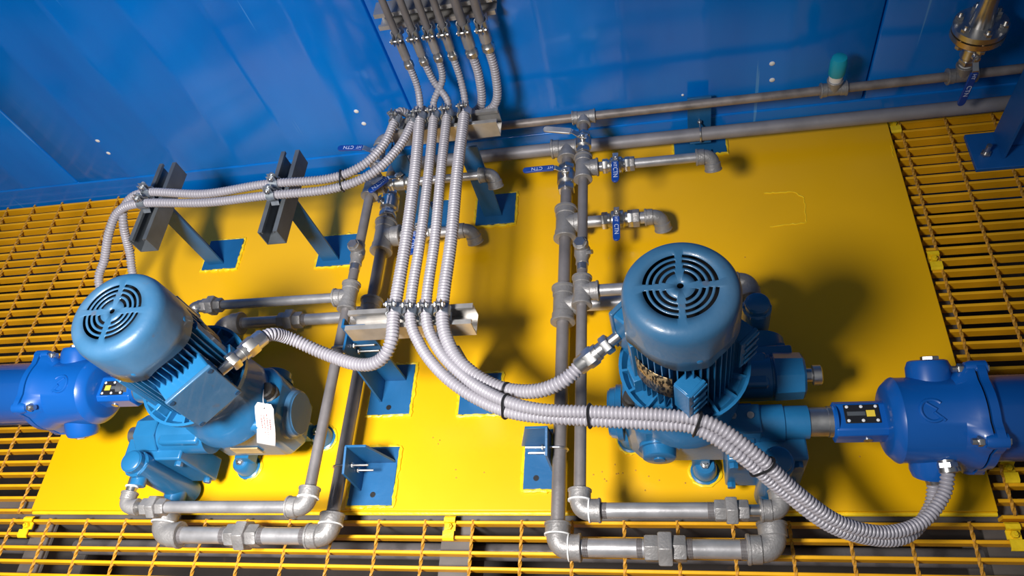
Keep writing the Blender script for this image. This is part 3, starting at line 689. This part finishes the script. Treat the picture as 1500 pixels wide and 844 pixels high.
# ------------------------------------------------------------------ pumps
def rotz(v, a): return V((v[0]*math.cos(a)-v[1]*math.sin(a), v[0]*math.sin(a)+v[1]*math.cos(a), v[2]))
def pump(label, mlabel, cx, cy, rz, hx, hy_front, hy_rear, dx, left):
    """pump body: gearbox, hubs, two liquid ends. local +x is the stroke side"""
    e = root('metering_pump', label, 'pump', (cx, cy, 0), rz=rz)
    P = lambda n, mb, m=PUMP, **k: mb.build(n, m, e, **k)
    # gearbox
    mb = MB(); poly = []
    xa, xb, ya, yb = -.108, .072, -.070, .064; c = .028
    poly = [(xa+c, ya), (xb, ya), (xb, yb), (xa+c, yb), (xa, yb-c), (xa, ya+c)]
    prism(mb, [(x, y, .070) for x, y in poly], Z*.155); gb = P('gearbox_housing', mb, bevel=.010)
    mb = MB(); lathe(mb, (0, 0, .20), Z, [(0, .092), (.05, .088), (.075, .075), (.10, .075)], 40); P('adapter', mb)
    mb = MB(); lathe(mb, (-.108+(.012 if left else -.004), 0, .145), -X, [(0, .052), (.010, .052), (.012, .048), (.022, .046), (.024, .042), (.026, .042)], 32); P('side_cover', mb, PUMPW if left else PUMP)
    mb = MB(); lathe(mb, (-.050, -.068, .150), -Y, [(0, .036), (.006, .036), (.006, .030), (.022, .029), (.024, .026), (.024, .010), (.0265, .010)], 28); P('inspection_plug', mb)
    mb = MB(); lathe(mb, (-.088, -.010, .215), Z, [(0, .020), (.010, .020), (.012, .0165), (.026, .0165), (.029, .013)], 12); P('breather_cap', mb, RUB)
    mb = MB(); box(mb, (.0, .0665, .115), (.062, .003, .026)); npl = P('maker_plate', mb, CREAM)
    for k, (fx, fy) in enumerate([(.030, -.066), (.058, .064), (-.108, .0)]):
        mb = MB(); lathe(mb, (fx, fy, 0), Z, [(0, .027), (.004, .027), (.006, .023), (.034, .021), (.040, .017)], 24)
        box(mb, (fx*.75, fy*.75, .045), (.032, .032, .035)); f = P('foot', mb)
        mb = MB(); hexn(mb, (fx, fy, .039), Z, .007, .009); cyl(mb, (fx, fy, .044), (fx, fy, .052), .0045, 10); b = mb.build('foot_bolt', STN); b.parent = f
        R = random.Random(k); o = bead([(fx+.029*math.cos(t*PI/8), fy+.029*math.sin(t*PI/8), .001) for t in range(16)], .003, k, True).build('weld_bead', YEDGE); o.parent = f
    # stroke adjusting hub on +x
    sy = -.045; zs = .19; dx += .008
    mb = MB(); lathe(mb, (.05, sy, zs), X, [(0, .034), (.055+dx*.4, .034), (.058+dx*.4, .031), (.100+dx, .031), (.102+dx, .028), (.140+dx, .028), (.142+dx, .024)], 32); P('stroke_hub', mb)
    mb = MB(); box(mb, (.085+dx*.5, sy-.005, zs+.008), (.062, .052, .056)); P('hub_block', mb, bevel=.003)
    for bx_ in (.072, .100):
        mb = MB(); lathe(mb, (bx_+dx*.5, sy, zs+.035), Z, [(0, .006), (.004, .006), (.004, .0035), (.002, .003)], 12); P('cap_screw', mb, ZINC)
    mb = MB(); lathe(mb, (.190+dx, sy, zs), X, [(0, .0245), (.030, .0245), (.031, .026), (.044, .026), (.045, .022)], 28); P('coupling_sleeve', mb, STN)
    # second hub with a bright plug
    hy = .050; hz = .17
    mb = MB(); lathe(mb, (.05, hy, hz), X, [(0, .040), (.100, .040), (.102, .036), (.106, .036)], 28); lathe(mb, (.155, hy, hz), X, [(0, .041), (.002, .043), (.048, .041), (.052, .037)], 8, ph=PI/8); P('bearing_hub', mb)
    mb = MB(); box(mb, (.10, hy, hz+.004), (.09, .066, .066)); P('hub_block', mb, bevel=.006)
    mb = MB(); lathe(mb, (.206, hy, hz), X, [(0, .013), (.014, .013), (.016, .0180), (.029, .0180), (.031, .015)], 20); P('bright_plug', mb, STN)
    # liquid ends
    for s, yy in ((-1, hy_front), (1, hy_rear)):
        face = yy - s*.030
        dm = PUMP
        mb = MB(); lathe(mb, (hx, s*.050, .12), Y*s, [(0, .060), (abs(face-s*.05)*.45, .060), (abs(face-s*.05)*.5, .052), (abs(face-s*.05), .050)], 32); body = P('liquid_end', mb, dm)
        mb = MB(); box(mb, (hx-.012, s*.082, .112), (.130, .050, .140)); P('diaphragm_flange', mb, dm, bevel=.004)
        for bx_ in (-.062, .042):
            for bz in (.060, .165):
                mb = MB(); hexn(mb, (hx+bx_-.005, s*.106, bz), Y*s, .010, .008); P('flange_bolt', mb, dm)
        mb = MB(); lathe(mb, (hx, yy, .012), Z, [(0, .022), (.004, .026), (.190, .026), (.194, .022), (.206, .022), (.210, .018)], 28)
        hexn(mb, (hx, yy, .196), Z, .010, .0265); P('valve_column', mb, dm)
        mb = MB(); lathe(mb, (hx, yy, .215), Z, [(0, .020), (.006, .020), (.008, .017)], 24); P('column_cap', mb, dm)
        for zz, rr in ((ZS, .0150), (ZB, .0225)):
            mb = MB(); lathe(mb, (hx, yy, zz), Y*s, [(0, rr), (.036, rr), (.038, rr*.9)], 24); P('port', mb, dm)
    # ---- motor (a thing of its own, standing on the pump)
    m = root('electric_motor', mlabel, 'motor', (cx, cy, .29), rz=rz)
    Q = lambda n, mb, mt=PUMPW, **k: mb.build(n, mt, m, **k)
    o = -.29
    mb = MB(); lathe(mb, (0, 0, .312+o), Z, [(0, .070), (.010, .088), (.016, .100), (.030, .103), (.030, .098), (.018, .090), (.016, .062)], 48); fl = Q('mounting_flange', mb, PUMP)
    for k in range(16):
        th = 2*PI*k/16+.1; mb = MB(); d = V((math.cos(th), math.sin(th), 0)); box(mb, d*.078+V((0, 0, .334+o)), (.040, .004, .018), Matrix.Rotation(th, 3, 'Z')); r_ = mb.build('rib', PUMP); r_.parent = fl
    mb = MB(); lathe(mb, (0, 0, .32+o), Z, [(0, .060), (.19, .060)], 40); Q('stator_housing', mb, PDARK)
    fb = MB(); box(fb, (.069, 0, .413+o), (.018, .0018, .160)); f0 = Q('cooling_fin', fb, PUMP)
    nf = 44
    for k in range(1, nf):
        th = 2*PI*k/nf; 
        f = f0.copy(); COL.objects.link(f); f.rotation_euler = (0, 0, th)
    # foot pads opposite the terminal box, small ribs on the other quarters
    th = math.radians(-45); d = V((math.cos(th), math.sin(th), 0)); t_ = V((-math.sin(th), math.cos(th), 0)); Rm = Matrix.Rotation(th, 3, 'Z')
    for q_ in (-1, 1):
        mb = MB(); c = t_*q_*.056; zc_ = .410+o
        box(mb, c+d*.075+V((0, 0, zc_)), (.006, .036, .074), Rm)
        for w__ in (-.015, 0, .015): box(mb, c+t_*w__+d*.062+V((0, 0, zc_)), (.028, .004, .070), Rm)
        for hz_ in (-.034, 0, .034): box(mb, c+d*.063+V((0, 0, zc_+hz_)), (.032, .030, .004), Rm)
        for hz_ in (-.030, -.012, .012, .030): box(mb, c+d*.0795+t_*.004+V((0, 0, zc_+hz_)), (.003, .028, .006), Rm)
        Q('foot_pad', mb, PUMP, bevel=.0010)
    for az in (200, 60):
        th = math.radians(az); d = V((math.cos(th), math.sin(th), 0)); Rm = Matrix.Rotation(th, 3, 'Z'); mb = MB()
        box(mb, d*.076+V((0, 0, .350+o)), (.024, .030, .040), Rm); box(mb, d*.074+V((0, 0, .42+o)), (.018, .014, .10), Rm); Q('mounting_lug', mb, PUMP, bevel=.0012)
    # terminal box
    th = math.radians(137); d = V((math.cos(th), math.sin(th), 0)); s = V((-math.sin(th), math.cos(th), 0)); Rm = Matrix.Rotation(th, 3, 'Z')
    mb = MB(); box(mb, d*.076+V((0, 0, .392+o)), (.050, .088, .100), Rm); tb = Q('terminal_box', mb, PUMP, bevel=.004)
    mb = MB(); box(mb, d*.1025+V((0, 0, .392+o)), (.008, .092, .106), Rm); lid = Q('terminal_box_lid', mb, PUMPW, bevel=.002)
    for u_ in (-1, 1):
        for v_ in (-1, 1):
            mb = MB(); lathe(mb, d*.106+s*u_*.039+V((0, 0, .392+v_*.045+o)), d, [(0, .0045), (.002, .0045), (.002, .002)], 10); b = mb.build('lid_screw', PDARK); b.parent = lid
    # nameplate on the side facing the front left in the right-hand machine
    th = math.radians(232); d = V((math.cos(th), math.sin(th), 0)); Rm = Matrix.Rotation(th, 3, 'Z')
    mb = MB(); N = 8; vs = []
    for zz in (.380, .446):
        for k in range(N+1):
            t2 = th-.42+.84*k/N; vs.append((.0795*math.cos(t2), .0795*math.sin(t2), zz+o))
    mb.add(vs, [(k, k+1, N+2+k, N+1+k) for k in range(N)]); Q('nameplate', mb, NPL, solid=.0012)
    # fan cover: perforated disc, rounded shoulder, skirt with lobes
    mb = MB(); n = 120; rr = [.0045, .0200, .0248, .0288, .0336, .0374, .0422, .0458, .0508, .062]; ztop = .573+o
    vs = []
    for r in rr:
        for k in range(n): th = 2*PI*k/n; vs.append((r*math.cos(th), r*math.sin(th), ztop))
    prof = [(.068, -.0015), (.0735, -.005), (.077, -.011), (.079, -.019), (.0797, -.040), (.080, -.06), (.080, -.080)]
    for j, (r, dz) in enumerate(prof):
        for k in range(n):
            th = 2*PI*k/n; lobe = max(0, math.cos(4*(th-math.radians(-78+10))))**6*.004*max(0, j-3)/3
            zz = dz - (0 if j < 6 else .012*(.5+.5*math.cos(4*th)))
            vs.append(((r+lobe)*math.cos(th), (r+lobe)*math.sin(th), ztop+zz))
    fs = []; NR = len(rr)+len(prof)
    for i in range(NR-1):
        for k in range(n):
            if i in (1, 3, 5, 7):
                a_ = (k+.5) % 30
                g = {1: 4.5, 3: 3.2, 5: 2.4, 7: 2.}[i]
                if g < a_ < 30-g: continue
            k2 = (k+1) % n; fs.append((i*n+k, i*n+k2, (i+1)*n+k2, (i+1)*n+k))
    mb.add(vs, fs); fc = Q('fan_cover', mb, PUMPW, solid=-.0016, smooth=50)
    mb = MB(); lathe(mb, (0, 0, .535+o), Z, [(0, .072), (.004, .072)], 32); Q('fan', mb, BLK)  # flat black disc standing in for the dark inside behind the slots
    for k in range(4):
        th = math.radians(15+90*k); dd = V((math.cos(th), math.sin(th), 0)); mb = MB(); lathe(mb, dd*.0805+V((0, 0, .505+o)), dd, [(0, .006), (.002, .006), (.003, .004)], 10); b = mb.build('cover_screw', PUMP); b.parent = fc
    return e, m
eR, mR = pump('right-hand blue metering pump body below the upright motor, round plug on its front', 'upright blue electric motor with slotted fan cover on the right pump',
      .014, .537, 0, .140, -.118, .175, 0., False)
eL, mL = pump('left-hand blue metering pump body below the leaning motor, with a white tag', 'blue electric motor with slotted fan cover and square lid on the left pump',
      -.872, .554, PI, .178, -.195, .122, .038, True)
# glands into the terminal boxes
gR0 = V((.014, .537, 0))+V((-.098, .035, .380)); gR1 = at(857, 530, .350)
gland(FX[3][0], FX[3][1][-1]+(gR0-FX[3][1][-1])*1.0, FX[3][1][-1]-(gR0-FX[3][1][-1])*.12, .0125)
gL0 = V((-.872, .554, 0))+V((.088, -.022, .388)); pe = FX[0][1][-1]
gland(FX[0][0], gL0, pe-(gL0-pe)*.15, .0130)

# tag on the left pump
p = at(388, 590, .262); q1 = at(391, 650, .190)
e = root('warning_tag', 'white card tag with red print hanging on the left pump', 'tag', tuple(p))
d = (q1-p).normalized(); Lg = (q1-p).length; s = X.copy(); s = (s-d*s.dot(d)).normalized(); nn = s.cross(d)*-1
if nn.dot(CAM-p) < 0: nn = -nn
wd = .0190; mb = MB()
NN = 10
rows = []
for i in range(NN+1):
    t = i/NN; w_ = wd*(1 if i > 0 else .72); cc = p+d*Lg*t+nn*(.0015*math.sin(t*7)+.002)
    rows.append([cc-s*w_, cc-s*w_*.2, cc+s*w_*.2, cc+s*w_])
mb.add([v for r_ in rows for v in r_], [(i*4+j, i*4+j+1, i*4+j+5, i*4+j+4) for i in range(NN) for j in range(3)])
localise(mb.build('card', TAG, solid=.0007), e)
mb = MB(); lathe(mb, p+d*.010+nn*.0035, nn, [(0, .0022), (.0004, .0022)], 12); localise(mb.build('eyelet', BLK), e)
mb = MB(); rnd = random.Random(5)
for col in range(4):
    t = .22
    x = (.55, .25, -.05, -.35)[col]; end = (.62, .85, .75, .62)[col]
    t = (.36, .24, .28, .28)[col]
    while t < end:
        l = rnd.uniform(.015, .045); c = p+d*Lg*(t+l/2)+s*wd*x+nn*(.0015*math.sin(t*7)+.0032)
        box(mb, c, (.0018, Lg*l, .0002), Matrix((s, d, nn)).transposed()); t += l+.018
o = localise(mb.build('printed_lines', RED), e); o['kind'] = 'stuff'
mb = MB(); q0 = V((-.872+.088, .554+.010, .245)); sweep(mb, spline([p+d*.010+nn*.004, p-d*.01+nn*.006, q0], .004), .0007, 5); localise(mb.build('string', WHT), e)

# ------------------------------------------------------------------ stroke actuators
def actuator(label, cx, cy, rz, x_off, zc=.19, mirror=1):
    e = root('electric_actuator', label, 'actuator', (cx, cy, 0), rz=rz)
    P = lambda n, mb, m=ACT, **k: mb.build(n, m, e, **k)
    x = x_off
    mb = MB(); poly = []
    for yy, zz in [(-.030, -.020), (-.020, -.030), (.020, -.030), (.030, -.020), (.030, .012), (.022, .020), (-.022, .020), (-.030, .012)]: poly.append((x, yy, zc+zz))
    prism(mb, poly, X*.10); P('display_neck', mb, bevel=.002)
    mb = MB(); lathe(mb, (x-.006, 0, zc), X, [(0, .022), (.006, .029), (.010, .029)], 24); P('neck_ring', mb)
    # display window on the top face
    mb = MB(); box(mb, (x+.042, .004, zc+.021), (.054, .032, .002)); w_ = P('display_window', mb, BLK, bevel=.0006)
    mb = MB(); box(mb, (x+.055, .004, zc+.0225), (.013, .011, .0006)); b = mb.build('display_label', YLB); b.parent = w_
    mb = MB(); box(mb, (x+.033, .004, zc+.0225), (.028, .007, .0004)); b = mb.build('display_scale', GCH); b.parent = w_
    for i in (-1, 0, 1):
        for j in (-1, 1):
            mb = MB(); lathe(mb, (x+.042+i*.022, .004+j*.0120, zc+.0218), Z, [(0, .0026), (.0012, .0026), (.0018, .001)], 10); b = mb.build('window_screw', WHT); b.parent = w_
    mb = MB(); lathe(mb, (x+.050, -.030 if mirror > 0 else .030, zc-.008), -Y*mirror, [(0, .007), (.0015, .007)], 16); P('blanking_plug', mb, STN)
    xb = x+.078
    # gear case with a faceted front cap
    mb = MB(); lathe(mb, (xb, 0, zc), X, [(0, .054), (.002, .058), (.012, .068), (.016, .070), (.022, .069), (.100, .069), (.116, .077), (.128, .080)], 56,
        fn=lambda t, r, th: r+(max(0, math.cos(4*th+PI))**2*.014 if t > .115 else 0)); P('gear_case', mb)
    # lobed cover flange pair
    fn = lambda t, r, th: r+max(0, math.cos(4*th+PI))**2*.017
    mb = MB(); lathe(mb, (xb+.129, 0, zc), X, [(0, .074), (.003, .074)], 56, fn=fn); P('gasket', mb, BLK)
    mb = MB(); lathe(mb, (xb+.132, 0, zc), X, [(0, .080), (.012, .080), (.016, .072), (.022, .068), (.5, .068), (.51, .056)], 56,
        fn=lambda t, r, th: r+(max(0, math.cos(4*th+PI))**2*.017 if t < .013 else 0)); P('motor_cover', mb)
    for k in range(4):
        th = PI/4+k*PI/2; c = V((xb+.100, .085*math.cos(th), zc+.085*math.sin(th))); mb = MB(); cyl(mb, c, c+X*.05, .0050, 10); hexn(mb, c+X*.044, X, .008, .0085); hexn(mb, c+X*.008, X, .008, .0085); P('cover_bolt', mb, STN)
        mb = MB(); lathe(mb, c+X*.018, X, [(0, .010), (.008, .0125), (.030, .0125)], 14); P('bolt_boss', mb)
    # cast-in power mark: a ring and a small bolt shape raised on the top of the case
    mb = MB(); R0 = .069; pts = []
    cxm = xb+.055
    for k in range(21):
        a_ = math.radians(40+280*k/20); lx, ly = .017*math.cos(a_), .017*math.sin(a_); ph = (ly+.012*1)/R0
        pts.append((cxm+lx, -math.sin(ph)*R0*mirror, zc+math.cos(ph)*R0))
    sweep(mb, pts, .0030, 8)
    pts = []
    for lx, ly in [(.016, .016), (.002, .003), (.006, -.001), (-.008, -.012)]:
        ph = (ly+.012)/R0; pts.append((cxm+lx, -math.sin(ph)*R0*mirror, zc+math.cos(ph)*R0))
    sweep(mb, pts, .0028, 8); P('cast_mark', mb)
    # cable entry boss, low on the front side, and a side entry on the rear
    for sg, xx in ((-mirror, xb+.070), (mirror, xb+.075)):
        d = V((0, sg*.80, -.60 if sg == -mirror else .35)).normalized(); mb = MB()
        lathe(mb, V((xx, 0, zc))+d*.050, d, [(0, .034), (.034, .034), (.044, .030), (.046, .026)], 28); P('cable_entry', mb)
        mb = MB(); hexn(mb, V((xx+.004, 0, zc))+d*.094, d, .008, .014); P('entry_plug', mb, STN)
    return e
aR = actuator('dark blue cylindrical actuator running off the right edge, display on its neck', .014, .537-.045, 0, .238)
aL = actuator('bright blue cylindrical actuator running off the left edge', -.872, .554+.045, PI, .246, mirror=-1)
# hose glands on the right actuator
for k, gx in ((1, -.012), (2, .012)):
    e, P, r = FX[k]; pe = P[-1]; tgt = at(*((1354, 672) if k == 1 else (1381, 655)), .165 if k == 1 else .19); gland(e, tgt, pe-(tgt-pe)*.1, .0112)
for k in (4, 5):
    e, P, r = FX[k]; pe = P[-1]; tgt = pe+V((.004, -.03, .01)); gland(e, tgt, pe+(pe-tgt)*.3, .0112)
